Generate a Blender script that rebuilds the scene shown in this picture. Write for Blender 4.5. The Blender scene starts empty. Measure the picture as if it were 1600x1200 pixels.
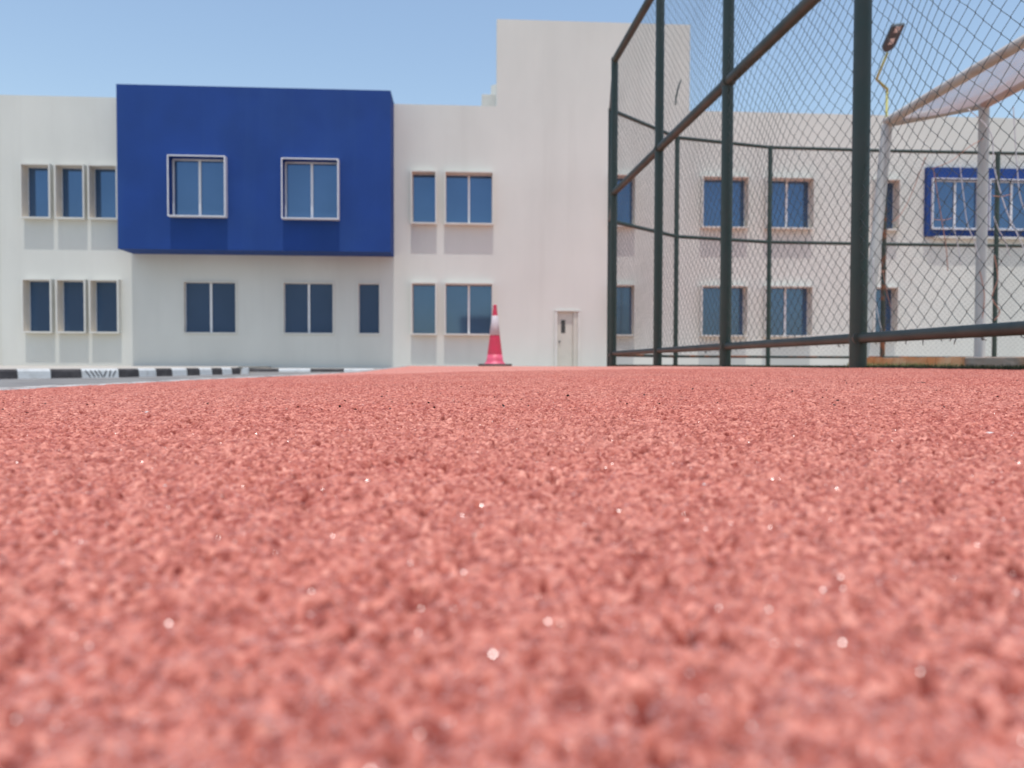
import bpy, math, random
import numpy as np
from mathutils import Vector
random.seed(7); rng = np.random.default_rng(11)
S = bpy.context.scene; COL = S.collection

# ------------------------------------------------ camera
CAM_H = 0.06
PITCH, ROLL = math.atan(31/1200), 0.003
cd = bpy.data.cameras.new('camera'); cam = bpy.data.objects.new('camera', cd); COL.objects.link(cam)
cam.location = (0, 0, CAM_H)
cam.rotation_mode = 'QUATERNION'
from mathutils import Quaternion
cam.rotation_quaternion = Quaternion((1, 0, 0), math.pi/2-PITCH) @ Quaternion((0, 0, 1), ROLL)
cd.sensor_width = 36; cd.lens = 27; cd.clip_start = 0.01; cd.clip_end = 3000
cd.dof.use_dof = True; cd.dof.focus_distance = 0.75; cd.dof.aperture_fstop = 10.5
S.camera = cam

# ------------------------------------------------ sky and sun
SUN_EL, SUN_AZX = math.radians(77), 0.11
w = bpy.data.worlds.new('World'); S.world = w; w.use_nodes = True
nt = w.node_tree; bg = nt.nodes['Background']
sky = nt.nodes.new('ShaderNodeTexSky'); sky.sky_type = 'NISHITA'; sky.sun_disc = False
sky.sun_elevation = SUN_EL; sky.sun_rotation = math.pi - SUN_AZX
sky.air_density = 1.4; sky.dust_density = 1.2; sky.ozone_density = 0.9
nt.links.new(sky.outputs[0], bg.inputs[0]); bg.inputs[1].default_value = 0.15
sd = bpy.data.lights.new('sun', 'SUN'); sd.energy = 2.7; sd.angle = math.radians(0.53); sd.color = (1, .965, .92)
so = bpy.data.objects.new('sun', sd); COL.objects.link(so)
sv = Vector((math.cos(SUN_EL)*math.sin(SUN_AZX), -math.cos(SUN_EL)*math.cos(SUN_AZX), math.sin(SUN_EL)))
so.rotation_mode = 'QUATERNION'; so.rotation_quaternion = sv.to_track_quat('Z', 'Y')
S.view_settings.view_transform = 'Standard'; S.view_settings.look = 'None'
S.view_settings.exposure = 0.2; S.view_settings.gamma = 1
S.render.engine = 'CYCLES'; S.cycles.use_denoising = True; S.cycles.max_bounces = 8
S.cycles.sample_clamp_indirect = 6

# ------------------------------------------------ materials
def mat(name, col, rough=.7, metal=0, var=.12, scale=3, bump=0, bscale=60, col2=None, detail=6, spec=.5, stretch=(1,1,1), fac=(.35,.65)):
    m = bpy.data.materials.new(name); m.use_nodes = True; t = m.node_tree; N = t.nodes; L = t.links
    b = N['Principled BSDF']; b.inputs['Roughness'].default_value = rough; b.inputs['Metallic'].default_value = metal
    b.inputs['Specular IOR Level'].default_value = spec
    tc = N.new('ShaderNodeTexCoord'); mp = N.new('ShaderNodeMapping'); mp.inputs['Scale'].default_value = stretch
    L.new(tc.outputs['Object'], mp.inputs[0])
    n = N.new('ShaderNodeTexNoise'); n.inputs['Scale'].default_value = scale; n.inputs['Detail'].default_value = detail
    L.new(mp.outputs[0], n.inputs['Vector'])
    r = N.new('ShaderNodeMapRange'); r.inputs['From Min'].default_value = fac[0]; r.inputs['From Max'].default_value = fac[1]
    L.new(n.outputs[0], r.inputs['Value'])
    mx = N.new('ShaderNodeMix'); mx.data_type = 'RGBA'; L.new(r.outputs[0], mx.inputs[0])
    if col2 is None: col2 = tuple(c*(1-var) for c in col)
    mx.inputs[6].default_value = (*col, 1); mx.inputs[7].default_value = (*col2, 1)
    L.new(mx.outputs[2], b.inputs['Base Color'])
    if bump:
        n2 = N.new('ShaderNodeTexNoise'); n2.inputs['Scale'].default_value = bscale; n2.inputs['Detail'].default_value = 4
        L.new(tc.outputs['Object'], n2.inputs['Vector'])
        bp = N.new('ShaderNodeBump'); bp.inputs['Distance'].default_value = bump; L.new(n2.outputs[0], bp.inputs['Height'])
        L.new(bp.outputs[0], b.inputs['Normal'])
    return m

M = {}
M['stucco'] = mat('stucco', (.675, .67, .615), .9, var=.09, scale=.5, bump=.006, bscale=25, stretch=(1, 1, .45))
M['surround'] = mat('surround', (.68, .67, .62), .85, var=.08, scale=3)
M['reveal'] = mat('beige_reveal', (.72, .66, .57), .85, var=.08, scale=3)
M['blue'] = mat('blue_paint', (.011, .052, .235), .75, col2=(.010, .047, .205), scale=.8, bump=.006, bscale=20, spec=.3)
M['glass'] = mat('tinted_glass', (.085, .158, .29), .05, metal=.62, var=.10, scale=.6)
M['glass_dark'] = mat('dark_glass', (.05, .05, .055), .15, spec=.5)
M['white'] = mat('white_metal', (.80, .80, .80), .4, var=.06)
M['green'] = mat('green_painted_steel', (.026, .052, .040), .42, col2=(.038, .056, .044), scale=9)
M['greenrail'] = mat('dusty_green_steel', (.04, .058, .046), .5, col2=(.075, .085, .065), scale=7)
M['rustgreen'] = mat('rusty_green_steel', (.035, .045, .035), .7, col2=(.22, .075, .03), scale=5, fac=(.5,.62))
M['wire'] = mat('coated_wire', (.12, .14, .13), .45, var=.3, scale=4)
M['goal'] = mat('worn_white_paint', (.62, .58, .52), .5, col2=(.42, .30, .22), scale=4, fac=(.45,.75))
M['goalrust'] = mat('rusty_white_paint', (.60, .50, .44), .6, col2=(.45, .20, .13), scale=2.2, fac=(.45,.6))
M['goalgrey'] = mat('grey_white_paint', (.60, .60, .57), .5, var=.15, scale=4)
M['net'] = mat('white_net', (.84, .83, .86), .8, col2=(.80,.74,.76), scale=2)
M['cordred'] = mat('orange_cord', (.60, .30, .22), .8)
M['coneR'] = mat('cone_red', (.62, .035, .09), .45, col2=(.55, .05, .09), scale=12)
M['coneP'] = mat('cone_faded', (.80, .13, .22), .5, col2=(.65, .08, .14), scale=14)
M['coneW'] = mat('cone_sleeve', (.64, .59, .60), .5, var=.1, scale=12)
M['rubber'] = mat('black_rubber', (.05, .05, .05), .7, col2=(.10, .09, .08), scale=20)
M['yellow'] = mat('yellow_painted_steel', (.50, .47, .12), .5, var=.2)
M['lamphead'] = mat('dark_grey_casting', (.04, .07, .085), .45)
M['led'] = mat('led_lens', (.75, .78, .78), .3, col2=(.3,.32,.32), scale=40)
M['kerbW'] = mat('kerb_white', (.66, .67, .66), .8, col2=(.48, .48, .46), scale=6, fac=(.5,.8))
M['kerbB'] = mat('kerb_black', (.050, .045, .047), .8, col2=(.11, .10, .10), scale=6, fac=(.45,.8))
M['edge'] = mat('dirty_white_edging', (.52, .50, .47), .9, col2=(.22, .17, .15), scale=26, fac=(.44,.58))
M['conc'] = mat('worn_concrete', (.48, .46, .44), .9, col2=(.30, .29, .28), scale=9, bump=.003)
M['asphalt'] = mat('asphalt', (.27, .255, .235), .85, col2=(.18, .17, .16), scale=3, bump=.004, bscale=150)
M['paving'] = mat('paving', (.52, .47, .40), .9, var=.18, scale=2, bump=.002)
M['sand'] = mat('sandy_ground', (.45, .38, .30), .95, var=.2, scale=.6, bump=.01)
M['turf'] = mat('turf', (.035, .060, .025), .95, col2=(.07, .08, .035), scale=5, bump=.006, bscale=300)
M['plat'] = mat('stained_concrete', (.42, .36, .32), .95, col2=(.46, .23, .12), scale=1.3, bump=.006, bscale=30, fac=(.42,.58))
M['platrust'] = mat('rust_stained_concrete', (.45, .17, .06), .95, col2=(.48, .29, .17), scale=5, bump=.006, bscale=30, fac=(.42,.62))
M['blade'] = mat('dry_grass_blade', (.15, .20, .06), .8, col2=(.38, .30, .12), scale=6)
M['litter'] = mat('dark_litter', (.035, .02, .02), .9, var=.3, scale=60)
M['chip'] = mat('white_chip', (.75, .70, .66), .6, var=.1, scale=80)
M['beige'] = mat('beige_render', (.60, .46, .34), .9, var=.1)
M['door'] = mat('cream_door', (.58, .555, .48), .6, var=.06, scale=4)

def weather(m, dark, amt, sc=(1.4, 1, .07), lo=.55, hi=.78):
    t = m.node_tree; N = t.nodes; L = t.links; b = N['Principled BSDF']; src = b.inputs['Base Color'].links[0].from_socket
    tc = N.new('ShaderNodeTexCoord'); prev = src
    for k, (scl, s_, a_) in enumerate(((sc, 1.2, amt), ((1, 1, 1), .35, amt*.8), ((3.5, 1, .12), 1.1, amt*.5))):
        mp = N.new('ShaderNodeMapping'); mp.inputs['Scale'].default_value = scl; mp.inputs['Location'].default_value = (3.1*k, 0, 1.7*k)
        n = N.new('ShaderNodeTexNoise'); n.inputs['Scale'].default_value = s_; n.inputs['Detail'].default_value = 9; n.inputs['Roughness'].default_value = .62
        r = N.new('ShaderNodeMapRange'); r.inputs['From Min'].default_value = lo; r.inputs['From Max'].default_value = hi; r.inputs['To Max'].default_value = a_
        x = N.new('ShaderNodeMix'); x.data_type = 'RGBA'; x.inputs[7].default_value = (*dark, 1)
        L.new(tc.outputs['Object'], mp.inputs[0]); L.new(mp.outputs[0], n.inputs['Vector']); L.new(n.outputs[0], r.inputs['Value'])
        L.new(r.outputs[0], x.inputs[0]); L.new(prev, x.inputs[6]); prev = x.outputs[2]
    L.new(prev, b.inputs['Base Color'])
weather(M['stucco'], (.42, .40, .35), .14); weather(M['blue'], (.025, .08, .24), .35); weather(M['surround'], (.45, .41, .34), .3)
def glint():
    m = bpy.data.materials.new('quartz'); m.use_nodes = True; b = m.node_tree.nodes['Principled BSDF']
    b.inputs['Base Color'].default_value = (.55, .30, .27, 1); b.inputs['Roughness'].default_value = .22
    b.inputs['IOR'].default_value = 1.7; b.inputs['Specular IOR Level'].default_value = .6
    return m
M['quartz'] = glint()

def trackmat():
    m = bpy.data.materials.new('red_track_rubber'); m.use_nodes = True; t = m.node_tree; N = t.nodes; L = t.links
    b = N['Principled BSDF']; b.inputs['Roughness'].default_value = .55; b.inputs['Specular IOR Level'].default_value = .22
    tc = N.new('ShaderNodeTexCoord')
    v = N.new('ShaderNodeTexVoronoi'); v.inputs['Scale'].default_value = 420; L.new(tc.outputs['Object'], v.inputs['Vector'])
    sp = N.new('ShaderNodeSeparateColor'); L.new(v.outputs['Color'], sp.inputs[0])
    r = N.new('ShaderNodeValToRGB'); L.new(sp.outputs[0], r.inputs[0])
    e = r.color_ramp.elements
    e[0].position = 0; e[0].color = (.32, .072, .048, 1); e[1].position = 1; e[1].color = (.64, .245, .18, 1)
    a = r.color_ramp.elements.new(.25); a.color = (.48, .140, .100, 1)
    a = r.color_ramp.elements.new(.8); a.color = (.55, .185, .135, 1)
    n = N.new('ShaderNodeTexNoise'); n.inputs['Scale'].default_value = 3; n.inputs['Detail'].default_value = 8; n.inputs['Roughness'].default_value = .65
    L.new(tc.outputs['Object'], n.inputs['Vector'])
    mr = N.new('ShaderNodeMapRange'); mr.inputs['From Min'].default_value = .42; mr.inputs['From Max'].default_value = .72
    mr.inputs['To Max'].default_value = .35
    L.new(n.outputs[0], mr.inputs['Value'])
    mx = N.new('ShaderNodeMix'); mx.data_type = 'RGBA'; L.new(mr.outputs[0], mx.inputs[0]); L.new(r.outputs[0], mx.inputs[6])
    mx.inputs[7].default_value = (.59, .275, .205, 1)            # dust lying on the rubber
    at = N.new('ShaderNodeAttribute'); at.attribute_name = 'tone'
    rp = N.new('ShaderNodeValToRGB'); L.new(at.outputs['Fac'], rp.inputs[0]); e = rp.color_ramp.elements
    e[0].position = .02; e[0].color = (.34, .11, .10, 1); e[1].position = 1; e[1].color = (1.28, 1.48, 1.5, 1)  # low end: shade of the pits painted in as dark red
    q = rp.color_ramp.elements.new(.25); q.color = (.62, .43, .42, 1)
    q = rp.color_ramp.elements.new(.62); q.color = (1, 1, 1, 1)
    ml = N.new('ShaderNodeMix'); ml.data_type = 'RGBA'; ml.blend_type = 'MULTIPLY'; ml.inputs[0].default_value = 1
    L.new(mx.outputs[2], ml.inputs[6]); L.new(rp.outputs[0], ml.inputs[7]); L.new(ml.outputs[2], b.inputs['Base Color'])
    n2 = N.new('ShaderNodeTexNoise'); n2.inputs['Scale'].default_value = 260; n2.inputs['Detail'].default_value = 5
    L.new(tc.outputs['Object'], n2.inputs['Vector'])
    bp = N.new('ShaderNodeBump'); bp.inputs['Distance'].default_value = .0012; bp.inputs['Strength'].default_value = .8
    L.new(n2.outputs[0], bp.inputs['Height']); L.new(bp.outputs[0], b.inputs['Normal'])
    return m
M['track'] = trackmat()

# ------------------------------------------------ helpers
class MB:
    def __init__(s): s.v = []; s.f = []
    def add(s, vs, fs):
        o = len(s.v); s.v += [tuple(p) for p in vs]; s.f += [tuple(i+o for i in f) for f in fs]; return s
    def box(s, x0, x1, y0, y1, z0, z1, T=None):
        vs = [Vector((x, y, z)) for z in (z0, z1) for y in (y0, y1) for x in (x0, x1)]
        if T: vs = [T(p) for p in vs]
        return s.add(vs, [(0,2,3,1),(4,5,7,6),(0,1,5,4),(2,6,7,3),(0,4,6,2),(1,3,7,5)])
    def tube(s, pts, r, n=12, caps=True):
        pts = [Vector(p) for p in pts]; rings = []; rr = r if isinstance(r, (list, tuple)) else [r]*len(pts)
        prev = None
        for i, p in enumerate(pts):
            t = ((pts[i]-pts[i-1]).normalized() if i else Vector()) + ((pts[i+1]-pts[i]).normalized() if i < len(pts)-1 else Vector())
            t.normalize()
            if prev is None:
                u = t.orthogonal().normalized()
            else:
                u = (prev - t*prev.dot(t)).normalized()
            prev = u; v = t.cross(u)
            k = 1.0
            if 0 < i < len(pts)-1:
                c = abs((pts[i]-pts[i-1]).normalized().dot(t)); k = min(1/max(c, .5), 1.4)
            rings.append([p+(u*math.cos(a)+v*math.sin(a))*rr[i]*k for a in [2*math.pi*j/n for j in range(n)]])
        vs = [q for g in rings for q in g]
        fs = [(i*n+j, i*n+(j+1) % n, (i+1)*n+(j+1) % n, (i+1)*n+j) for i in range(len(pts)-1) for j in range(n)]
        if caps: fs += [tuple(range(n-1, -1, -1)), tuple((len(pts)-1)*n+j for j in range(n))]
        return s.add(vs, fs)
    def prism(s, poly, z0, z1):
        n = len(poly)
        vs = [(x, y, z0) for x, y in poly]+[(x, y, z1) for x, y in poly]
        return s.add(vs, [tuple(range(n-1, -1, -1)), tuple(range(n, 2*n))]+[(i, (i+1) % n, n+(i+1) % n, n+i) for i in range(n)])
    def build(s, name, m, parent=None, bevel=0, smooth=False, seg=2):
        me = bpy.data.meshes.new(name); me.from_pydata(s.v, [], s.f); me.update()
        me.materials.append(m)
        if smooth:
            me.polygons.foreach_set('use_smooth', [True]*len(me.polygons))
        o = bpy.data.objects.new(name, me); COL.objects.link(o)
        if parent: o.parent = parent
        if bevel:
            b = o.modifiers.new('bevel', 'BEVEL'); b.width = bevel; b.segments = seg; b.limit_method = 'ANGLE'
        return o
def tag(o, label=None, cat=None, group=None, kind=None):
    for k, v in (('label', label), ('category', cat), ('group', group), ('kind', kind)):
        if v: o[k] = v
    return o
def empty(name, loc=(0, 0, 0)):
    o = bpy.data.objects.new(name, None); o.location = loc; COL.objects.link(o); o.empty_display_size = .2; return o
def local(root):   # maps world points to the root's frame (roots are only translated)
    l = root.location.copy()
    return lambda p: Vector(p)-l

# ------------------------------------------------ track surface
def edge_x(y):
    y = np.asarray(y, float)
    return -1.08 - .11*np.where(y > 6, y-5.5, np.where(y > 5, (y-5)**2/2, 0))
def track_z(x, y):
    x = np.asarray(x, float); y = np.asarray(y, float)
    c = np.interp(x-edge_x(y), [-1, 0, .9, 1.6, 2.4, 4, 12], [0, 0, .029, .042, .049, .052, .052])
    s = 1-np.exp(-np.clip(y, 0, None)/.95)
    z = c*s
    return np.minimum(z, np.where(y > 6, .0605-.00275*y, 1))
CELL = .0018
def hash2(i, j, k):
    h = (i.astype(np.int64)*374761393 + j.astype(np.int64)*668265263 + k*2147483647) & 0xffffffff
    h = ((h ^ (h >> 13))*1274126177) & 0xffffffff
    return ((h ^ (h >> 16)) & 0xffff)/65535.
def vnoise(x, y, sc, k):
    x = x/sc; y = y/sc; i = np.floor(x); j = np.floor(y); u = x-i; v = y-j; u = u*u*(3-2*u); v = v*v*(3-2*v)
    i = i.astype(np.int64); j = j.astype(np.int64)
    return (hash2(i, j, k)*(1-u)+hash2(i+1, j, k)*u)*(1-v)+(hash2(i, j+1, k)*(1-u)+hash2(i+1, j+1, k)*u)*v
def granules(x, y, want_tone=False):
    gx = x/CELL; gy = y/CELL; ci = np.floor(gx).astype(np.int64); cj = np.floor(gy).astype(np.int64)
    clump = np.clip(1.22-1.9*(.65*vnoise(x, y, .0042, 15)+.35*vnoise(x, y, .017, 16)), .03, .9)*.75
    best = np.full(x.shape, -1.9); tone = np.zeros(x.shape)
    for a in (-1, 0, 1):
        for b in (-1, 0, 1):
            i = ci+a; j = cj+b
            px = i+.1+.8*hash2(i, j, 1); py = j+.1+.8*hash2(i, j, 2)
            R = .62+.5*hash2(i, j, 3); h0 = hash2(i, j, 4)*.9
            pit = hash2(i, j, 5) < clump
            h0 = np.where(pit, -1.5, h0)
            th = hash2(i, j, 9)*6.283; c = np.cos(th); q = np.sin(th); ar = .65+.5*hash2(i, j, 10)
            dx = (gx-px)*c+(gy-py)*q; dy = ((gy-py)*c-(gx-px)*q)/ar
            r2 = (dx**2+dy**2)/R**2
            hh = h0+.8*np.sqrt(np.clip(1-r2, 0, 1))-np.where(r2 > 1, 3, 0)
            tone = np.where(hh > best, np.where(pit, 0., .25+.75*hash2(i, j, 12)), tone)  # pits get the darkest tone, their shade put into the colour; granules vary randomly
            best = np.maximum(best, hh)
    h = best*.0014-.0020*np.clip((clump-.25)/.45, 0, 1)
    h += (vnoise(x, y, .0044, 6)-.5)*.0034+(vnoise(x, y, .026, 7)-.5)*.0026
    h += (vnoise(x, y, .0010, 8)-.5)*.0005+(vnoise(x, y, .0022, 14)-.5)*.0006
    return (h, tone) if want_tone else h
TONES = []
def grid(x0, x1, nx, y0, y1, ny, rough):
    xs = np.linspace(x0, x1, nx); ys = np.linspace(y0, y1, ny)
    X, Y = np.meshgrid(xs, ys)
    Z = track_z(X, Y)
    if rough:
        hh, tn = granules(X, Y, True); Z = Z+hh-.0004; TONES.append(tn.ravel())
    V = np.stack([X, Y, Z], -1).reshape(-1, 3)
    k = (np.arange(ny-1)[:, None]*nx+np.arange(nx-1)[None]).reshape(-1)
    F = np.stack([k, k+1, k+nx+1, k+nx], -1)
    return V, F
def gridY(xs_fn, ys, nu, rough=False):
    U = np.linspace(0, 1, nu); ys = np.asarray(ys)
    x0, x1 = xs_fn(ys); X = x0[:, None]*(1-U)+x1[:, None]*U; Y = np.repeat(ys[:, None], nu, 1)
    Z = track_z(X, Y); V = np.stack([X, Y, Z], -1).reshape(-1, 3); ny = len(ys)
    k = (np.arange(ny-1)[:, None]*nu+np.arange(nu-1)[None]).reshape(-1)
    return V, np.stack([k, k+1, k+nu+1, k+nu], -1)
def np_mesh(name, parts, m, smooth=True):
    Vs = []; Fs = []; o = 0
    for V, F in parts: Vs.append(V); Fs.append(F+o); o += len(V)
    V = np.concatenate(Vs).astype(np.float32); F = np.concatenate(Fs).astype(np.int32)
    me = bpy.data.meshes.new(name); me.vertices.add(len(V)); me.vertices.foreach_set('co', V.ravel())
    me.loops.add(F.size); me.loops.foreach_set('vertex_index', F.ravel())
    me.polygons.add(len(F)); me.polygons.foreach_set('loop_start', np.arange(0, F.size, F.shape[1], dtype=np.int32))
    me.polygons.foreach_set('use_smooth', np.full(len(F), smooth)); me.update(calc_edges=True); me.validate()
    me.materials.append(m); ob = bpy.data.objects.new(name, me); COL.objects.link(ob); return ob
f0 = lambda a, b: (lambda y: (np.full(len(y), float(a)), np.full(len(y), float(b))))
RA = (-.62, .62, .045, .70); RB = (-1.08, 1.66, .70, 3.0)
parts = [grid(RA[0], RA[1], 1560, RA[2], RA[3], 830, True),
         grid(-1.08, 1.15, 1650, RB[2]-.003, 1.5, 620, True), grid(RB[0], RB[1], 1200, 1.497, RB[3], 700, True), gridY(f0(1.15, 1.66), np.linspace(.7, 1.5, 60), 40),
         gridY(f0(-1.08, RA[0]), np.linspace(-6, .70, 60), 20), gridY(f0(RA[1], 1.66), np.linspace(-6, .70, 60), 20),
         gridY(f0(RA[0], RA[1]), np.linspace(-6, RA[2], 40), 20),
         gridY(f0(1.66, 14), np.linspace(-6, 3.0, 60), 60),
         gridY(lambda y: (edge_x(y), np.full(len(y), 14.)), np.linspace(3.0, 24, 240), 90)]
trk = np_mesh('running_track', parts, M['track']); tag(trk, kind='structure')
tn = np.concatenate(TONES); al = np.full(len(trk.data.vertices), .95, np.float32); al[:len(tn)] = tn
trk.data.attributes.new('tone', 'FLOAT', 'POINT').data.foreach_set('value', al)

# sheets of the setting
g = MB().prism([(-400, -400), (400, -400), (400, 600), (-400, 600)], -1, -.2).build('ground', M['sand']); tag(g, kind='structure')
ROAD = -.18
mb = MB(); ys = list(np.linspace(-6, 5, 8))+list(np.linspace(5.5, 24, 30))
vs = []; fs = []
for i, y in enumerate(ys):
    vs += [(-40, y, ROAD), (float(edge_x(y))-.10, y, ROAD)]
    if i: fs.append((2*i-2, 2*i-1, 2*i+1, 2*i))
road = mb.add(vs, fs).build('road', M['asphalt']); tag(road, kind='structure')

# white painted concrete edging along the track
er = empty('track_edging', (-1.15, 0, ROAD)); T = local(er)
tag(er, 'chipped white painted concrete edging between red track and sunken road', 'edging')
yy = -4.0; k = 0
while yy < 23.5:
    y1 = yy+.995; pts = [yy, (yy+y1)/2, y1]; vs = []; fs = []
    for i, y in enumerate(pts):
        e = float(edge_x(y)); zt = .001+random.uniform(-.0015, .0015)
        vs += [T((e-.13, y, ROAD-.01)), T((e-.125, y, zt-.012)), T((e-.11, y, zt)), T((e-.001, y, zt)), T((e-.001, y, ROAD-.01))]
        if i:
            a = 5*(i-1); b = 5*i
            fs += [(a+j, a+j+1, b+j+1, b+j) for j in range(4)]
    fs += [(0, 4, 3, 2, 1), (10, 11, 12, 13, 14)]
    if yy > -1: MB().add(vs, fs).build('edging_stone', M['edge'], er)
    yy += 1.0; k += 1

# pavements beyond the road
PA = [(-7.47, 11.2), (-6.5, 12.7), (-6.0, 17.0), (-7.68, 22.0)]
pav = MB().prism([(-30, 10.0), (-8.9, 9.0), *[(x-.14, y+.02) for x, y in PA], (-7.8, 30), (-30, 30)], -.3, -.038).build('pavement', M['paving'])
tag(pav, kind='structure')
pav2 = MB().prism([(-7.6, 22.15), (-1.0, 22.45), (-1, 30), (-7.78, 30)], -.3, -.088).build('pavement', M['paving']); tag(pav2, kind='structure')
pav3 = MB().prism([(-.99, 24.1), (40, 22.3), (40, 30), (-.99, 30)], -.3, -.02).build('pavement', M['paving']); tag(pav3, kind='structure')

# ------------------------------------------------ kerbs
def px_line(p, q, px):       # where the sight line at slope px meets the line p-q
    k = (px-800)/1200.; (x0, y0), (x1, y1) = p, q
    t = (k*y0-x0)/((x1-x0)-k*(y1-y0)); return (x0+(x1-x0)*t, y0+(y1-y0)*t)
def kerb_stone(a, b, z0, z1, m, root, name='kerb_stone'):
    T = local(root); a = Vector((*a, 0)); b = Vector((*b, 0)); d = (b-a).normalized(); n = Vector((-d.y, d.x, 0))
    if n.y < 0: n = -n
    a = a+d*.004; b = b-d*.004; vs = []
    prof = [(0, z0), (.012, z1-.035), (.03, z1-.006), (.045, z1), (.15, z1), (.15, z0)]
    for p in (a, b):
        vs += [T(p+n*o+Vector((0, 0, z))) for o, z in prof]
    k = len(prof); fs = [(i, (i+1) % k, k+(i+1) % k, k+i) for i in range(k)]+[tuple(range(k-1, -1, -1)), tuple(range(k, 2*k))]
    return MB().add(vs, fs).build(name, m, root)
KA = empty('kerb', (-6.4, 12.7, ROAD)); tag(KA, 'black and white painted kerb curving away along the road at the left', 'kerb')
b1 = [px_line(PA[0], PA[1], p) for p in (-96, -30, 28, 80, 128, 186)]
seg = [(b1[i], b1[i+1], i % 2 == 0) for i in range(5)]
# colours: black to 28, white to 80, black to 128, white to 186
for i in range(5): kerb_stone(b1[i], b1[i+1], -.22, -.035, M['kerbB'] if i in (1, 3) else M['kerbW'], KA)
b2 = [px_line(PA[1], PA[2], p) for p in (186, 218, 245, 270, 293, 313, 332, 348, 363, 376)]
for i in range(9): kerb_stone(b2[i], b2[i+1], -.22, -.035, M['kerbB'] if i % 2 == 0 else M['kerbW'], KA)
for i in range(5):
    a = Vector(PA[2]).lerp(Vector(PA[3]), i/5); b = Vector(PA[2]).lerp(Vector(PA[3]), (i+1)/5)
    kerb_stone(a, b, -.22, -.04-.01*i, M['kerbW'], KA)
# painted slashes on the white stone
T = local(KA); a = Vector((*b1[4], 0)); b = Vector((*b1[5], 0)); d = (b-a).normalized(); n = Vector((-d.y, d.x, 0))
if n.y < 0: n = -n
mk = MB()
for s0, s1 in ((.05, .13), (.13, .20), (.20, .27), (.27, .33), (.40, .35), (.47, .44), (.56, .50)):
    L_ = (b-a).length; vs = []
    for s, z in ((s0, -.06), (s0+.022, -.06), (s1+.022, -.165), (s1, -.165)):
        o = .012*(z+.22)/.15
        vs.append(T(a+d*(s*L_/.62)+n*(o-.004)+Vector((0, 0, z))))
    mk.add(vs, [(0, 1, 2, 3)])
mk.build('paint_mark', M['kerbB'], KA)
KB = empty('kerb', (-7.6, 22, ROAD)); tag(KB, 'far black and white kerb running in front of the building under the blue bay', 'kerb')
p0, p1 = (-7.68, 22.0), (-1.0, 22.3)
bb = [px_line(p0, p1, p) for p in (380, 435, 485, 537, 585, 637, 689)]
for i in range(6): kerb_stone(bb[i], bb[i+1], -.22, -.085, M['kerbB'] if i % 2 == 0 else M['kerbW'], KB)

# ------------------------------------------------ the school building
ANG = math.atan(.06); D0 = 25.4
B = empty('school_building', (0, D0, 0)); B.rotation_euler = (0, 0, ANG)
tag(B, 'long two storey white building with a blue projecting bay, square tower and blue tinted windows', 'building')
# local frame: x along the facade, -y towards the track, z up (y = -off)
GX0, GX1, GZ0, GZ1 = 1.05, 2.67, 4.65, 6.28
def sheet(s0, s1, z0, z1, off, holes, extra=None):
    """front face with rectangular openings"""
    mb = MB(); xs = sorted({s0, s1}|{h[0] for h in holes}|{h[1] for h in holes}); zs = sorted({z0, z1}|{h[2] for h in holes}|{h[3] for h in holes})
    xs = [x for x in xs if s0 <= x <= s1]; zs = [z for z in zs if z0 <= z <= z1]; idx = {}
    def v(x, z):
        if (x, z) not in idx: idx[(x, z)] = len(mb.v); mb.v.append((x, -off, z))
        return idx[(x, z)]
    for i in range(len(xs)-1):
        for j in range(len(zs)-1):
            cx = (xs[i]+xs[i+1])/2; cz = (zs[j]+zs[j+1])/2
            if any(h[0] < cx < h[1] and h[2] < cz < h[3] for h in holes): continue
            mb.f.append((v(xs[i], zs[j]), v(xs[i+1], zs[j]), v(xs[i+1], zs[j+1]), v(xs[i], zs[j+1])))
    return mb
TH = .045      # surround thickness
wins = []     # (s0, s1, z0, z1, front, glass, double, style, label)
for s0, s1, lab in ((-15.46, -14.64, None), (-14.42, -13.60, None), (-13.40, -12.58, None)):
    wins.append((s0, s1, GZ0, GZ1, .22, -.18, 0, 'stucco')); wins.append((s0, s1, GX0, GX1, .22, -.18, 0, 'stucco'))
for z0, z1 in ((GZ0, GZ1), (GX0, GX1)):
    wins.append((-3.27, -2.52, z0, z1, .22, -.18, 0, 'stucco')); wins.append((-2.19, -.67, z0, z1, .22, -.18, 1, 'stucco'))
    wins.append((3.28, 4.03, z0, z1, .22, -.18, 0, 'stucco')); wins.append((6.32, 7.84, z0, z1, .22, -.18, 1, 'stucco'))
    wins.append((8.50, 10.06, z0, z1, .22, -.18, 1, 'stucco')); wins.append((12.24, 13.02, z0, z1, .22, -.18, 0, 'stucco'))
for s0, s1, d in ((-10.57, -8.95, 1), (-7.42, -5.85, 1), (-5.02, -4.35, 0)):
    wins.append((s0, s1, GX0, GX1, .035, -.14, d, 'stucco'))
holes = [(a-TH, b+TH, c-TH, e+TH) for a, b, c, e, *_ in wins]
BAY = (-12.15, -3.87, 3.55, 8.54, 1.1)
DOOR = (1.44, 2.22, -.2, 1.81)
holes.append(DOOR)
S0, S1, PAR, TW0, TW1, TWZ = -16.22, 24., 8.5, -.53, 5.88, 11.32
mb = sheet(S0, S1, -.3, PAR, 0, holes)
mb.add(*(lambda q: (q.v, q.f))(sheet(TW0, TW1, PAR, TWZ, 0, [])))
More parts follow.
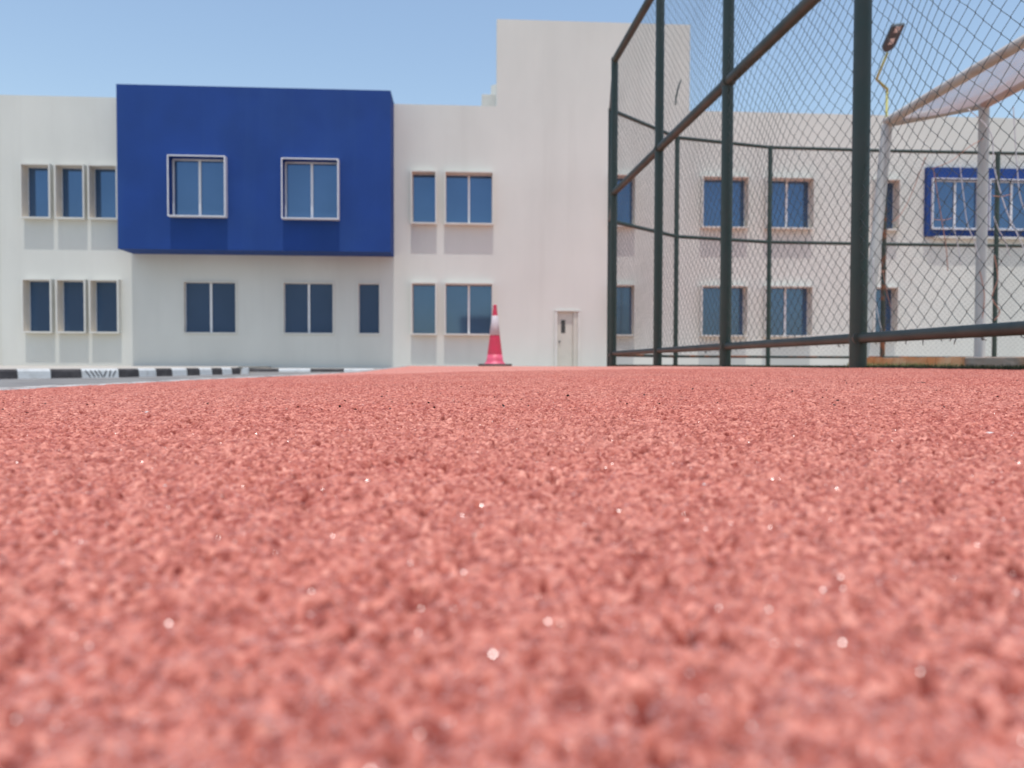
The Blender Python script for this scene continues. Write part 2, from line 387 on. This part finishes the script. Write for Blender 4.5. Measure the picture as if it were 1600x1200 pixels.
# sides, parapet top, back body
def ibox(mb, s0, s1, o0, o1, z0, z1): return mb.box(s0, s1, -o1, -o0, z0, z1)
mb.add([(S0, 0, -.3), (S0, 12, -.3), (S0, 12, PAR), (S0, 0, PAR)], [(0, 1, 2, 3)])
mb.add([(S1, 0, -.3), (S1, 12, -.3), (S1, 12, PAR), (S1, 0, PAR)], [(0, 1, 2, 3)])
for a, b in ((S0, TW0), (TW1, S1)):
    mb.add([(a, 0, PAR), (b, 0, PAR), (b, .25, PAR), (a, .25, PAR)], [(0, 1, 2, 3)])
    mb.add([(a, .25, PAR), (b, .25, PAR), (b, .25, 7.9), (a, .25, 7.9)], [(0, 1, 2, 3)])
ibox(mb, S0+.01, S1-.01, -12, -.45, -.3, 7.9)
mb.build('wall', M['stucco'], B)
mb = MB(); mb.add([(TW0, 0, PAR), (TW0, .35, PAR), (TW0, .35, TWZ), (TW0, 0, TWZ)], [(0, 1, 2, 3)])
mb.add([(TW1, 0, PAR), (TW1, .35, PAR), (TW1, .35, TWZ), (TW1, 0, TWZ)], [(0, 1, 2, 3)])
mb.add([(TW0, 0, TWZ), (TW1, 0, TWZ), (TW1, .35, TWZ), (TW0, .35, TWZ)], [(0, 1, 2, 3)])
mb.add([(TW0, 6, PAR), (TW1, .35, PAR), (TW1, .35, TWZ), (TW0, 6, TWZ)], [(0, 1, 2, 3)])
mb.build('tower', M['stucco'], B)
ibox(MB(), -1.0, -.54, -2.6, -.8, 7.9, 9.16).build('roof_upstand', M['surround'], B, bevel=.01)
ibox(MB(), -20, S0-.004, -8, -.6, -.3, PAR-.03).build('set_back_wall', M['stucco'], B)

def window(a, b, c, e, front, glass, dbl, style, base=0.):
    """one window: surround > glass, frame"""
    t = TH
    if style == 'stucco':
        m = MB()
        m.add(*ring(a, b, c, e, t, base+front, base+glass-.06))
        o = m.build('window', M['surround'], B); o.data.materials.append(M['reveal'])
        for i in range(4): o.data.polygons[i*4+3].material_index = 1
        fr = .022
    else:
        m = MB(); m.add(*ring(a, b, c, e, .030, base+front, base+.004)); o = m.build('window', M['white'], B)
        rv = MB(); rv.add(*ring(a+.012, b-.012, c+.012, e-.012, .010, base+front-.03, base+glass-.06)); rv.build('reveal', M['blue'], o)
        a += .014; b -= .014; c += .014; e -= .014
        fr = .042
    g = -(base+glass); mid = (a+b)/2
    for x0, x1 in (((a, mid-.01), (mid+.01, b)) if dbl else ((a, b),)):
        tl = random.uniform(-.003, .003)
        MB().add([(x0, g, c), (x1, g+tl, c), (x1, g+tl, e), (x0, g, e)], [(0, 1, 2, 3)]).build('pane', M['glass'], o)
    g0 = base+glass+.005; g1 = base+glass+.045
    f = MB(); k = fr-.002 if style != 'stucco' else .012
    f.add(*ring(a+k+.001, b-k-.001, c+k+.001, e-k-.001, k, g1 if style != 'stucco' else g1-.02, g0-.02))
    f.build('frame', M['white'], o)
    if dbl: ibox(MB(), mid-.032, mid+.032, g0, g1-.003, c+k+.001, e-k-.001).build('mullion', M['white'], o)
    return o
def ring(a, b, c, e, t, o1, o0):
    """rectangular ring around the opening, from offset o0 to o1, as one closed shell"""
    ins = [(a, c), (b, c), (b, e), (a, e)]; out = [(a-t, c-t), (b+t, c-t), (b+t, e+t), (a-t, e+t)]
    vs = [(x, -o1, z) for x, z in ins]+[(x, -o1, z) for x, z in out]+[(x, -o0, z) for x, z in ins]+[(x, -o0, z) for x, z in out]
    fs = []
    for i in range(4):
        j = (i+1) % 4
        fs += [(i, j, 4+j, 4+i), (8+i, 12+i, 12+j, 8+j), (4+i, 4+j, 12+j, 12+i), (i, 8+i, 8+j, j)]
    return vs, fs
for q in wins: window(*q)

# blue bay
bw = [(-10.54, -8.88, 4.555, 6.345), (-7.14, -5.47, 4.53, 6.32)]
bh = [(a, b, c, e) for a, b, c, e in bw]
s0, s1, z0, z1, o = BAY
m = sheet(s0, s1, z0, z1, o, bh)
m.add([(s0, -o, z0), (s0, 0, z0), (s0, 0, z1), (s0, -o, z1)], [(0, 1, 2, 3)])
m.add([(s1, -o, z0), (s1, 0, z0), (s1, 0, z1), (s1, -o, z1)], [(0, 1, 2, 3)])
m.add([(s0, -o, z0), (s1, -o, z0), (s1, -.002, z0), (s0, -.002, z0)], [(0, 1, 2, 3)])
m.add([(s0, -o, z1), (s1, -o, z1), (s1, .2, z1), (s0, .2, z1)], [(0, 1, 2, 3)])
m.add([(s0, .2, z1), (s1, .2, z1), (s1, .2, 8.4), (s0, .2, 8.4)], [(0, 1, 2, 3)])
m.build('blue_bay', M['blue'], B)
for a, b, c, e in bw: window(a+.001, b-.001, c+.001, e-.001, .24, -.12, 1, 'blue', base=o)
# second blue panel on the right
PS0, PS1, PZ0, PZ1, PO = 14.0, 21.6, 4.44, 6.75, .16
pw = [(14.18, 15.84), (16.18, 17.84), (18.18, 19.84)]
m = sheet(PS0, PS1, PZ0, PZ1, PO, [(a, b, 4.68, 6.34) for a, b in pw])
m.add([(PS0, -PO, PZ0), (PS0, -.003, PZ0), (PS0, -.003, PZ1), (PS0, -PO, PZ1)], [(0, 1, 2, 3)])
m.add([(PS1, -PO, PZ0), (PS1, -.003, PZ0), (PS1, -.003, PZ1), (PS1, -PO, PZ1)], [(0, 1, 2, 3)])
m.add([(PS0, -PO, PZ1), (PS1, -PO, PZ1), (PS1, -.003, PZ1), (PS0, -.003, PZ1)], [(0, 1, 2, 3)])
m.add([(PS0, -PO, PZ0), (PS1, -PO, PZ0), (PS1, -.003, PZ0), (PS0, -.003, PZ0)], [(0, 1, 2, 3)])
m.build('blue_panel', M['blue'], B)
for a, b in pw: window(a+.001, b-.001, 4.681, 6.339, .10, -.08, 1, 'blue', base=PO)
ibox(MB(), PS0+.3, PS1, .003, PO+.05, PZ0-.07, PZ0-.004).build('ledge', M['surround'], B)

# service door
dm = MB(); a, b, c, e = DOOR
ibox(dm, a-.03, a+.05, -.10, .07, -.25, e); ibox(dm, b-.04, b+.03, -.10, .07, -.25, e); ibox(dm, a-.03, b+.03, -.10, .08, e+.003, e+.04)
dr = dm.build('door', M['surround'], B)
lf = ibox(MB(), a+.052, 2.02, -.06, -.02, -.25, e-.003).build('door_leaf', M['door'], dr, bevel=.004)
ibox(MB(), 2.025, b-.042, -.05, .03, -.25, e-.003).build('side_panel', M['door'], dr, bevel=.004)
ibox(MB(), 1.625, 1.765, -.019, -.012, 1.10, 1.53).build('vision_pane', M['glass_dark'], dr)
ibox(MB(), 1.55, 1.60, -.019, .01, .78, .84).build('handle', M['lamphead'], dr)

# ------------------------------------------------ things behind the photographer, seen only in the window panes
def building_plain(name, x0, x1, y0, y1, z1, label):
    r = empty(name, ((x0+x1)/2, y1, -.2)); T = local(r); tag(r, label, 'building')
    MB().box(x0, x1, y0, y1, -.2, z1, T).build('wall', M['beige'], r)
    for k in range(int((x1-x0)/4)):
        for z in (.8,):
            if z+1.7 < z1: MB().box(x0+1.4+4*k, x0+2.9+4*k, y1-.02, y1+.03, z, z+1.6, T).build('window', M['glass_dark'], r)
    MB().box(x0-.15, x1+.15, y0, y1+.15, z1+.004, z1+.25, T).build('roof_edge', M['beige'], r)
    return r
building_plain('opposite_building', -70, -6.0, -62, -50, 13.0, 'dull grey block reflected in the dark ground floor panes under the blue bay')

building_plain('garden_store', 1.5, 5.0, -42, -36, 5.2, 'small dark store reflected in the ground floor pane left of the cone')

# ------------------------------------------------ cage fence
FN = [(1.72, .2), (1.58, 1.7), (1.44, 3.2), (1.30, 4.69), (1.16, 6.13), (1.01, 7.7), (1.165, 9.2), (2.19, 10.3), (3.58, 10.75), (5.25, 10.9), (6.9, 11.0), (8.55, 11.1), (10.2, 11.1)]
ZT, ZM, ZB = 3.08, 1.77, .172
PLAT = .112
F = empty('cage_fence', (1.3, 4.69, .05)); T = local(F)
tag(F, 'dark green steel cage fence with round posts, three rails and chain link around the court', 'fence')
for i, (x, y) in enumerate(FN):
    far = i >= 6; r = .0345 if not far else .031
    zb = float(track_z(x, y))-.05 if i < 7 else (PLAT-.02 if x > 5 else .0)
    mt = M['rustgreen'] if i == 9 else M['green']
    p = MB().tube([T((x, y, zb)), T((x, y, ZT+.02))], r, 20).build('post', mt, F, smooth=True)
    p.modifiers.new('edge', 'EDGE_SPLIT').split_angle = math.radians(50)
def run(i0, i1, z, r, mt, name='rail', side=.0):
    pts = [T((x-side, y, z)) for x, y in FN[i0:i1+1]]
    o = MB().tube(pts, r, 16).build(name, mt, F, smooth=True); o.modifiers.new('edge', 'EDGE_SPLIT').split_angle = math.radians(60); return o
for z, r in ((ZT, .034), (ZM, .032), (ZB, .0215)):
    run(0, 5, z, r, M['greenrail'])
    run(5, 12, z, .023 if z > 1 else .018, M['green'] if z > 1 else M['rustgreen'])
# brackets where rails meet the near posts
for (x, y) in FN[1:6]:
    for z, r in ((ZM, .045), (ZB, .037)):
        MB().tube([T((x, y-.03, z-.0)), T((x, y+.03, z))], r*.9, 14).build('bracket', M['greenrail'], F, smooth=False)
# chain link
def chain(i0, i1, w=.0378, hh=.0355, r=.0014, amp=.045, seed=0, name='chain_link'):
    pts = np.array(FN[i0:i1+1]); seg = np.diff(pts, axis=0); L = np.hypot(*seg.T); cum = np.concatenate([[0], np.cumsum(L)])
    nw = int(cum[-1]/w); nz = int((ZT-ZB-.0)/hh)+1
    I = np.arange(nw)[:, None]; J = np.arange(nz+1)[None, :]
    z = ZB+.02+J*hh+0*I; z = np.minimum(z, ZT)
    s = (I+.5)*w+(w/2)*np.where((I+J) % 2 == 0, 1, -1)*1.0
    s = s+(vnoise(s*1., z*1., .5, 20+seed)-.5)*.02+(vnoise(s, z, .13, 21+seed)-.5)*.009
    z2 = z+(vnoise(s, z, .4, 22+seed)-.5)*.03+(vnoise(s, z, .11, 23+seed)-.5)*.010-.025*np.sin(np.clip((z-ZB)/(ZT-ZB), 0, 1)*math.pi*2)**2*vnoise(s, z*0, .7, 30+seed)
    s = np.clip(s, 0, cum[-1]-1e-4)
    k = np.clip(np.searchsorted(cum, s, side='right')-1, 0, len(L)-1)
    t = (s-cum[k])/L[k]; P = pts[k]+seg[k]*t[..., None]
    nrm = np.stack([-seg[k][..., 1], seg[k][..., 0]], -1)/L[k][..., None]
    off = (vnoise(s, z, .6, 24+seed)-.5)*amp*2*np.sin(np.clip((z-ZB)/(ZT-ZB), 0, 1)*math.pi)+np.where((I+J) % 2 == 0, .0016, -.0016)
    C = np.concatenate([P+nrm*off[..., None], z2[..., None]], -1)
    tdir = np.concatenate([seg[k]/L[k][..., None], 0*z[..., None]], -1); nd = np.concatenate([nrm, 0*z[..., None]], -1)
    rr = r*(1+.45*np.ones_like(z))*1.0
    ring_ = []
    for a in (0, 2*math.pi/3, 4*math.pi/3):
        ring_.append(C+tdir*(r*1.1*math.cos(a))+nd*(r*1.1*math.sin(a)))
    V = np.stack(ring_, 2).reshape(-1, 3); V -= np.array(F.location)
    base = (np.arange(nw)[:, None]*(nz+1)+np.arange(nz)[None])*3; base = base.reshape(-1)
    Fs = [np.stack([base+a, base+(a+1) % 3, base+3+(a+1) % 3, base+3+a], -1) for a in range(3)]
    o = np_mesh(name, [(V, np.concatenate(Fs))], M['wire'], smooth=True); o.parent = F
    # twist knots where neighbouring wires hook
    return o
chain(0, 5, seed=0); chain(5, 7, seed=5, r=.0015); chain(7, 12, seed=9, r=.0015, amp=.02)
# ragged wire ends under the bottom rail
rg = MB()
for k in range(60):
    t = random.random(); y = 1.9+t*5.6; x = 1.58-(y-1.7)*.095
    l = random.uniform(.006, .022); dx = random.uniform(-.02, .02)
    rg.tube([T((x, y, ZB-.015)), T((x, y+dx*.5, ZB-.02-l*.6)), T((x+.003, y+dx, ZB-.02-l))], .0016, 4)
rg.build('wire_end', M['wire'], F)

# court floor, stained platform
cf = MB().prism([(1.60+.14, -.2)]+[(x+.045, y) for x, y in FN[:7]]+[(x+.02, y-.04) for x, y in FN[7:]]+[(10.2, -.2)], -.1, .0555).build('court_turf', M['turf']); tag(cf, kind='structure')
pp = [(2.50, 5.5), (2.78, 4.9), (3.02, 4.3), (3.05, 2.6), (9.8, 2.4), (9.9, 11.4), (5.2, 11.15), (4.3, 7.2)]
vs = []; edge = []
P0 = MB().prism([(pp[0]), (pp[1]), (pp[2]), (pp[3]), (pp[4]), (pp[5]), (pp[6]), (pp[7])], .02, PLAT).build('court_platform', M['plat'], bevel=.006)
tag(P0, kind='structure')
# rust stained facing with weathered lip
fc = MB()
N_ = 26; x0, y0 = 2.46, 5.42; x1, y1 = 2.80, 4.78
for i in range(N_):
    t0 = i/N_; t1 = (i+1)/N_; h = PLAT+random.uniform(-.006, .003); dd = random.uniform(0, .012)
    a = Vector((x0+(x1-x0)*t0, y0+(y1-y0)*t0, 0)); b = Vector((x0+(x1-x0)*t1, y0+(y1-y0)*t1, 0))
    n = Vector((-.88, -.47, 0)); vs = []
    for p in (a, b): vs += [p+n*(.02+dd)+Vector((0, 0, .05)), p+n*(.005+dd*.6)+Vector((0, 0, h)), p-n*.05+Vector((0, 0, h)), p-n*.05+Vector((0, 0, .05))]
    fc.add(vs, [(0, 4, 5, 1), (1, 5, 6, 2), (2, 6, 7, 3), (0, 3, 7, 4), (0, 1, 2, 3), (4, 7, 6, 5)])
fo = fc.build('weathered_facing', M['platrust']); tag(fo, 'rust orange crumbling strip at the front of the raised court platform', 'kerb')
gr = MB()
for k in range(900):
    t = random.random()**1.3; x = x0+(x1-x0)*t-.03-random.random()*.10; y = y0+(y1-y0)*t-random.random()*.12; h = random.uniform(.008, .032)
    a = random.uniform(0, math.pi); dx, dy = math.cos(a)*.0022, math.sin(a)*.0022; lx, ly = random.uniform(-.012, .012), random.uniform(-.012, .012)
    gr.add([(x-dx, y-dy, .054), (x+dx, y+dy, .054), (x+lx, y+ly, .054+h)], [(0, 1, 2)])
tag(gr.build('grass', M['blade']), 'thin dry grass growing at the foot of the rusty platform edge', 'grass', kind='stuff')
# fringe of turf at the fence line
fr = MB()
for k in range(9000):
    y = random.uniform(.8, 7.7); x = np.interp(y, [.2, 1.7, 3.2, 4.69, 6.13, 7.7], [1.72, 1.58, 1.44, 1.30, 1.16, 1.01])+random.uniform(-.025, .08)
    h = random.uniform(.004, .011); a = random.uniform(0, math.pi); dx, dy = math.cos(a)*.0018, math.sin(a)*.0018
    z = .046 if x < 1.5 else .05
    fr.add([(x-dx, y-dy, z), (x+dx, y+dy, z), (x+random.uniform(-.005, .005), y, z+.006+h)], [(0, 1, 2)])
tag(fr.build('turf_fringe', M['turf']), 'dark green artificial turf fringe along the foot of the fence', 'turf', kind='stuff')

# ------------------------------------------------ football goal inside the cage
G = empty('football_goal', (3.1, 5.5, PLAT)); T = local(G)
tag(G, 'worn white steel football goal with leaning post and torn net behind the chain link', 'goal')
zt = 2.05
def pipe(name, pts, r, m):
    o = MB().tube([T(p) for p in pts], r, 18).build(name, m, G, smooth=True); o.modifiers.new('edge', 'EDGE_SPLIT').split_angle = math.radians(60); return o
pipe('crossbar', [(3.06, 6.33, zt), (3.14, 4.7, zt), (3.2, 3.3, zt)], .038, M['goal'])
pipe('goalpost', [(3.06, 6.33, zt-.03), (2.98, 6.33, 1.0), (2.89, 6.33, PLAT)], .042, M['goalgrey'])
pipe('goalpost', [(3.2, 3.3, zt-.03), (3.2, 3.3, PLAT)], .042, M['goalgrey'])
pipe('top_arm', [(3.08, 6.31, zt-.01), (3.57, 5.87, zt-.01)], .036, M['goalgrey'])
pipe('rear_bar', [(3.57, 5.89, zt-.01), (3.58, 5.3, zt-.01), (3.62, 3.5, zt-.01)], .038, M['goalrust'])
pipe('rear_post', [(3.57, 5.87, zt-.04), (3.57, 5.87, PLAT)], .037, M['goalgrey'])
pipe('rear_post', [(3.62, 3.5, zt-.04), (3.62, 3.5, PLAT)], .037, M['goalgrey'])
def strands(name, quad, nu, nv, r, m, sag=.03):
    a, b, c, d = [Vector(p) for p in quad]; mb = MB()
    P = lambda u, v: (a*(1-u)+b*u)*(1-v)+(d*(1-u)+c*u)*v+Vector((0, 0, -sag*math.sin(math.pi*v)*(1+.4*math.sin(9*u))))+Vector((.008*math.sin(23*v+5*u), .008*math.sin(31*u+3*v), 0))
    for i in range(nu+1): mb.tube([T(P(i/nu, v/8)) for v in range(9)], r, 3, caps=False)
    for j in range(nv+1): mb.tube([T(P(u/60, j/nv)) for u in range(61)], r, 3, caps=False)
    return mb.build(name, m, G)
strands('roof_net', [(3.08, 6.28, zt), (3.2, 3.3, zt), (3.62, 3.5, zt), (3.57, 5.87, zt)], 150, 26, .0019, M['net'])
def cord(pts, r, m):
    pts = [Vector(p) for p in pts]; out = []
    for i in range(len(pts)-1):
        p0 = pts[max(i-1, 0)]; p1 = pts[i]; p2 = pts[i+1]; p3 = pts[min(i+2, len(pts)-1)]
        for k in range(8):
            t = k/8; out.append(.5*((2*p1)+(-p0+p2)*t+(2*p0-5*p1+4*p2-p3)*t*t+(-p0+3*p1-3*p2+p3)*t**3))
    out.append(pts[-1]); return MB().tube([T(p) for p in out], r, 5).build('net_cord', m, G, smooth=True)
def uv(px, py, d):  # design-time conversion used for the loose cords
    h = 569-.003*(px-800); return ((px-800)/1200*d, d, CAM_H+(h-py)/1200*d)
for q in range(1): MB().tube([Vector((uv(px, py, 10.1)))-F.location for px, py in ((1060, 128), (1056, 140), (1053, 152), (1052, 166))], .012, 6).build('loose_wire', M['wire'], F)
cords = [([(1505, 170), (1540, 205), (1548, 262), (1566, 322), (1590, 372), (1612, 420)], 5.2, .004, 'net'),
         ([(1575, 165), (1583, 262), (1590, 310), (1608, 345)], 5.0, .0035, 'net'),
         ([(1453, 262), (1462, 312), (1468, 345), (1475, 385), (1478, 420)], 5.7, .0035, 'cordred'),
         ([(1494, 255), (1500, 300), (1507, 345), (1519, 375), (1528, 405)], 5.7, .0035, 'net'),
         ([(1362, 400), (1364, 450), (1372, 495), (1382, 530)], 6.2, .0035, 'net'),
         ([(1377, 420), (1384, 455), (1391, 480)], 6.2, .0035, 'cordred'),
         ([(1550, 395), (1556, 430), (1548, 460), (1560, 482), (1552, 496)], 5.6, .004, 'cordred'),
         ([(1528, 420), (1536, 460), (1532, 500)], 5.8, .0035, 'cordred'),
         ([(1485, 350), (1492, 375), (1498, 410)], 5.8, .0035, 'net'),
         ([(1548, 335), (1556, 355), (1566, 372), (1574, 395)], 5.4, .0035, 'net'),
         ([(1530, 215), (1505, 230), (1480, 250), (1450, 262)], 5.6, .003, 'cordred'),
         ([(1546, 303), (1560, 304), (1575, 300)], 5.4, .003, 'cordred'),
         ([(1455, 340), (1470, 341), (1482, 338)], 5.7, .003, 'cordred'),
         ([(1440, 245), (1420, 300), (1405, 330), (1390, 345)], 5.9, .003, 'cordred')]
for pts, d, r, mm in cords: cord([uv(x, y, d+.02*i) for i, (x, y) in enumerate(pts)], r, M[mm])

# ------------------------------------------------ traffic cone
cy = 9.5; cx = (773-800)/1200*cy; cz = float(track_z(cx, cy))+.002
K = empty('traffic_cone', (cx, cy, cz)); K.rotation_euler = (0, 0, .12)
tag(K, 'pink red traffic cone with a white sleeve and black rubber base at the track edge', 'cone')
base = MB().box(-.195, .195, -.195, .195, 0, .028).build('base', M['rubber'], K, bevel=.012)
def lathe(prof, n=40):
    mb = MB(); vs = [(r*math.cos(2*math.pi*j/n), r*math.sin(2*math.pi*j/n), z) for r, z in prof for j in range(n)]
    return mb.add(vs, [(i*n+j, i*n+(j+1) % n, (i+1)*n+(j+1) % n, (i+1)*n+j) for i in range(len(prof)-1) for j in range(n)]+[tuple((len(prof)-1)*n+j for j in range(n))])
rc = lambda z: .094-.076*(z-.12)/.62 if z > .12 else .094+(.12-z)*.18
lathe([(.135, .026), (.128, .034), (.112, .045), (rc(.08), .08), (rc(.145), .145)]).build('cone_foot', M['coneP'], K, smooth=True)
lathe([(rc(.145)+.001, .1445), (rc(.385), .385), (rc(.386), .387)]).build('cone_body', M['coneR'], K, smooth=True)
lathe([(rc(.38)+.001, .380), (rc(.38)+.004, .382), (rc(.62)+.004, .618), (rc(.62), .621)]).build('sleeve', M['coneW'], K, smooth=True)
lathe([(rc(.62)+.001, .6195), (rc(.70)+.001, .715), (.022, .735), (.024, .742), (.022, .752), (.012, .756)]).build('cone_tip', M['coneR'], K, smooth=True)

# ------------------------------------------------ street lamp behind the cage
ld = 14.
LP = empty('street_lamp', ((1378.5-800)/1200*ld, ld, -.2)); T = local(LP)
tag(LP, 'thin yellow street lamp with cranked arm and dark twin panel head above the goal', 'street lamp')
U = lambda px, py, dy=0.: T((uv(px, py, ld)[0]*(ld+dy)/ld, ld+dy, CAM_H+(uv(px, py, ld)[2]-CAM_H)*(ld+dy)/ld))
x_ = (1378.5-800)/1200*ld
MB().tube([T((x_, ld, -.2)), T((x_, ld, 3.2)), U(1379, 145)], [.04, .03, .022], 12).build('pole', M['yellow'], LP, smooth=True)
MB().tube([U(1379, 146), U(1379.5, 140), U(1362.5, 125, -.15), U(1364, 121, -.2), U(1379, 84, -.5)], .021, 12).build('arm', M['yellow'], LP, smooth=True)
a = U(1377, 82, -.5); b = U(1395, 41, -.95); ax = (b-a); Ln = ax.length; ax.normalize()
wv = Vector((1, 0, .18)); wv = (wv-ax*wv.dot(ax)).normalized(); nn = ax.cross(wv)
if nn.y > 0: nn = -nn
HB = lambda u0, u1, v0, v1, h0, h1, mb: mb.box(u0, u1, v0, v1, h0, h1, lambda p: a+ax*p.x+wv*p.y+nn*p.z)
hm = MB(); vs = []
prof = [(0, .03), (.05, .09), (.10, .112), (Ln, .112), (Ln, -.112), (.10, -.112), (.05, -.09), (0, -.03)]
n_ = len(prof)
hv = [a+ax*u+wv*v-nn*.03 for u, v in prof]+[a+ax*u+wv*v+nn*.025 for u, v in prof]
hm.add(hv, [tuple(range(n_)), tuple(range(2*n_-1, n_-1, -1))]+[(i, n_+i, n_+(i+1) % n_, (i+1) % n_) for i in range(n_)])
hd = hm.build('lamp_head', M['lamphead'], LP, bevel=.006)
for u in (.16, .39):
    HB(u, u+.12, -.045, .045, .0255, .033, MB()).build('led_panel', M['led'], hd)

# ------------------------------------------------ grit, glints, litter on the track
def flakes(n, yr, name, m, size, tilt, lift, label, cat):
    y = yr[0]*(yr[1]/yr[0])**rng.random(n) if yr[0] > 0 else rng.uniform(*yr, n)
    x = (rng.random(n)-.5)*2*(.72*y+.03); keep = x > -1.05; x = x[keep]; y = y[keep]; n = len(x)
    z = track_z(x, y)+(granules(x, y) if yr[1] <= 2.5 else 0)+lift
    th = rng.uniform(0, 2*math.pi, n); ti = np.arccos(1-rng.random(n)*(1-math.cos(tilt)))
    N = np.stack([np.sin(ti)*np.cos(th), np.sin(ti)*np.sin(th), np.cos(ti)], -1)
    A = np.cross(N, rng.normal(size=(n, 3))); A /= np.linalg.norm(A, axis=1)[:, None]; Bv = np.cross(N, A)
    s = size[0]+(size[1]-size[0])*rng.random(n)**2; C = np.stack([x, y, z], -1); s2 = s*rng.uniform(.4, 1, n)
    V = np.stack([C+A*s[:, None], C+Bv*s2[:, None], C-A*s[:, None]*.8, C-Bv*s2[:, None]*.9], 1).reshape(-1, 3)
    k = np.arange(n)*4; o = np_mesh(name, [(V, np.stack([k, k+1, k+2, k+3], -1))], m, smooth=False)
    return tag(o, label, cat, kind='stuff')
flakes(150000, (.09, 1.6), 'quartz_grit', M['quartz'], (.00010, .00045), 1.0, .0004, 'glittering quartz grains scattered over the red track', 'grit')
flakes(2600, (.7, 5.0), 'dark_grit', M['litter'], (.0005, .0026), 1.3, .0015, 'tiny dark flecks of dirt scattered over the red track', 'grit')
def lump(name, px, py_d, sz, m, label, cat, seed):
    x, y = (px-800)/1200*py_d, py_d; r = random.Random(seed); z = float(track_z(x, y))+.001
    sz = tuple(v*.7 for v in sz); mb = MB(); n = 9; rings = []
    for k, (rr, h) in enumerate(((.9, 0), (1, .35), (.7, .8), (.2, 1))):
        rings += [(sz[0]*rr*math.cos(6.283*j/n)*r.uniform(.75, 1.15), sz[1]*rr*math.sin(6.283*j/n)*r.uniform(.75, 1.15), sz[2]*h*r.uniform(.8, 1.1)) for j in range(n)]
    mb.add(rings, [(i*n+j, i*n+(j+1) % n, (i+1)*n+(j+1) % n, (i+1)*n+j) for i in range(3) for j in range(n)]+[tuple(3*n+j for j in range(n))])
    o = mb.build(name, m); o.location = (x, y, z); tag(o, label, cat); return o
def dist_for(px, py):
    best = None
    for d in np.linspace(.3, 8, 1500):
        x = (px-800)/1200*d; y = 569-.003*(px-800)+1200*(CAM_H-float(track_z(x, d)))/d
        if best is None or abs(y-py) < best[0]: best = (abs(y-py), d)
    return best[1]
for i, (px, py, sz, nm, mm, lb, ct) in enumerate([
    (1439, 596, (.012, .005, .003), 'twig_scrap', 'litter', 'longest dark scrap lying on the red track in front of the fence', 'litter'),
    (887, 627, (.006, .004, .0025), 'twig_scrap', 'litter', 'small dark scrap lying on the red track right of the cone', 'litter'),
    (319, 649, (.006, .003, .0025), 'twig_scrap', 'litter', 'dark scrap on the red track in front of the left kerb', 'litter'),
    (229, 650, (.004, .003, .0018), 'pebble', 'chip', 'pale pebble on the red track below the painted kerb', 'pebble'),
    (1548, 676, (.0055, .003, .0018), 'pebble', 'chip', 'flat pale pebble on the red track at the far right', 'pebble'),
    (256, 768, (.0009, .0008, .0007), 'pebble', 'chip', 'tiny bright white pebble in the left foreground of the track', 'pebble'),
    (1102, 761, (.0011, .0009, .0008), 'pebble', 'chip', 'tiny bright white pebble in the right foreground of the track', 'pebble')]):
    lump(nm, px, dist_for(px, py), sz, M[mm], lb, ct, i)
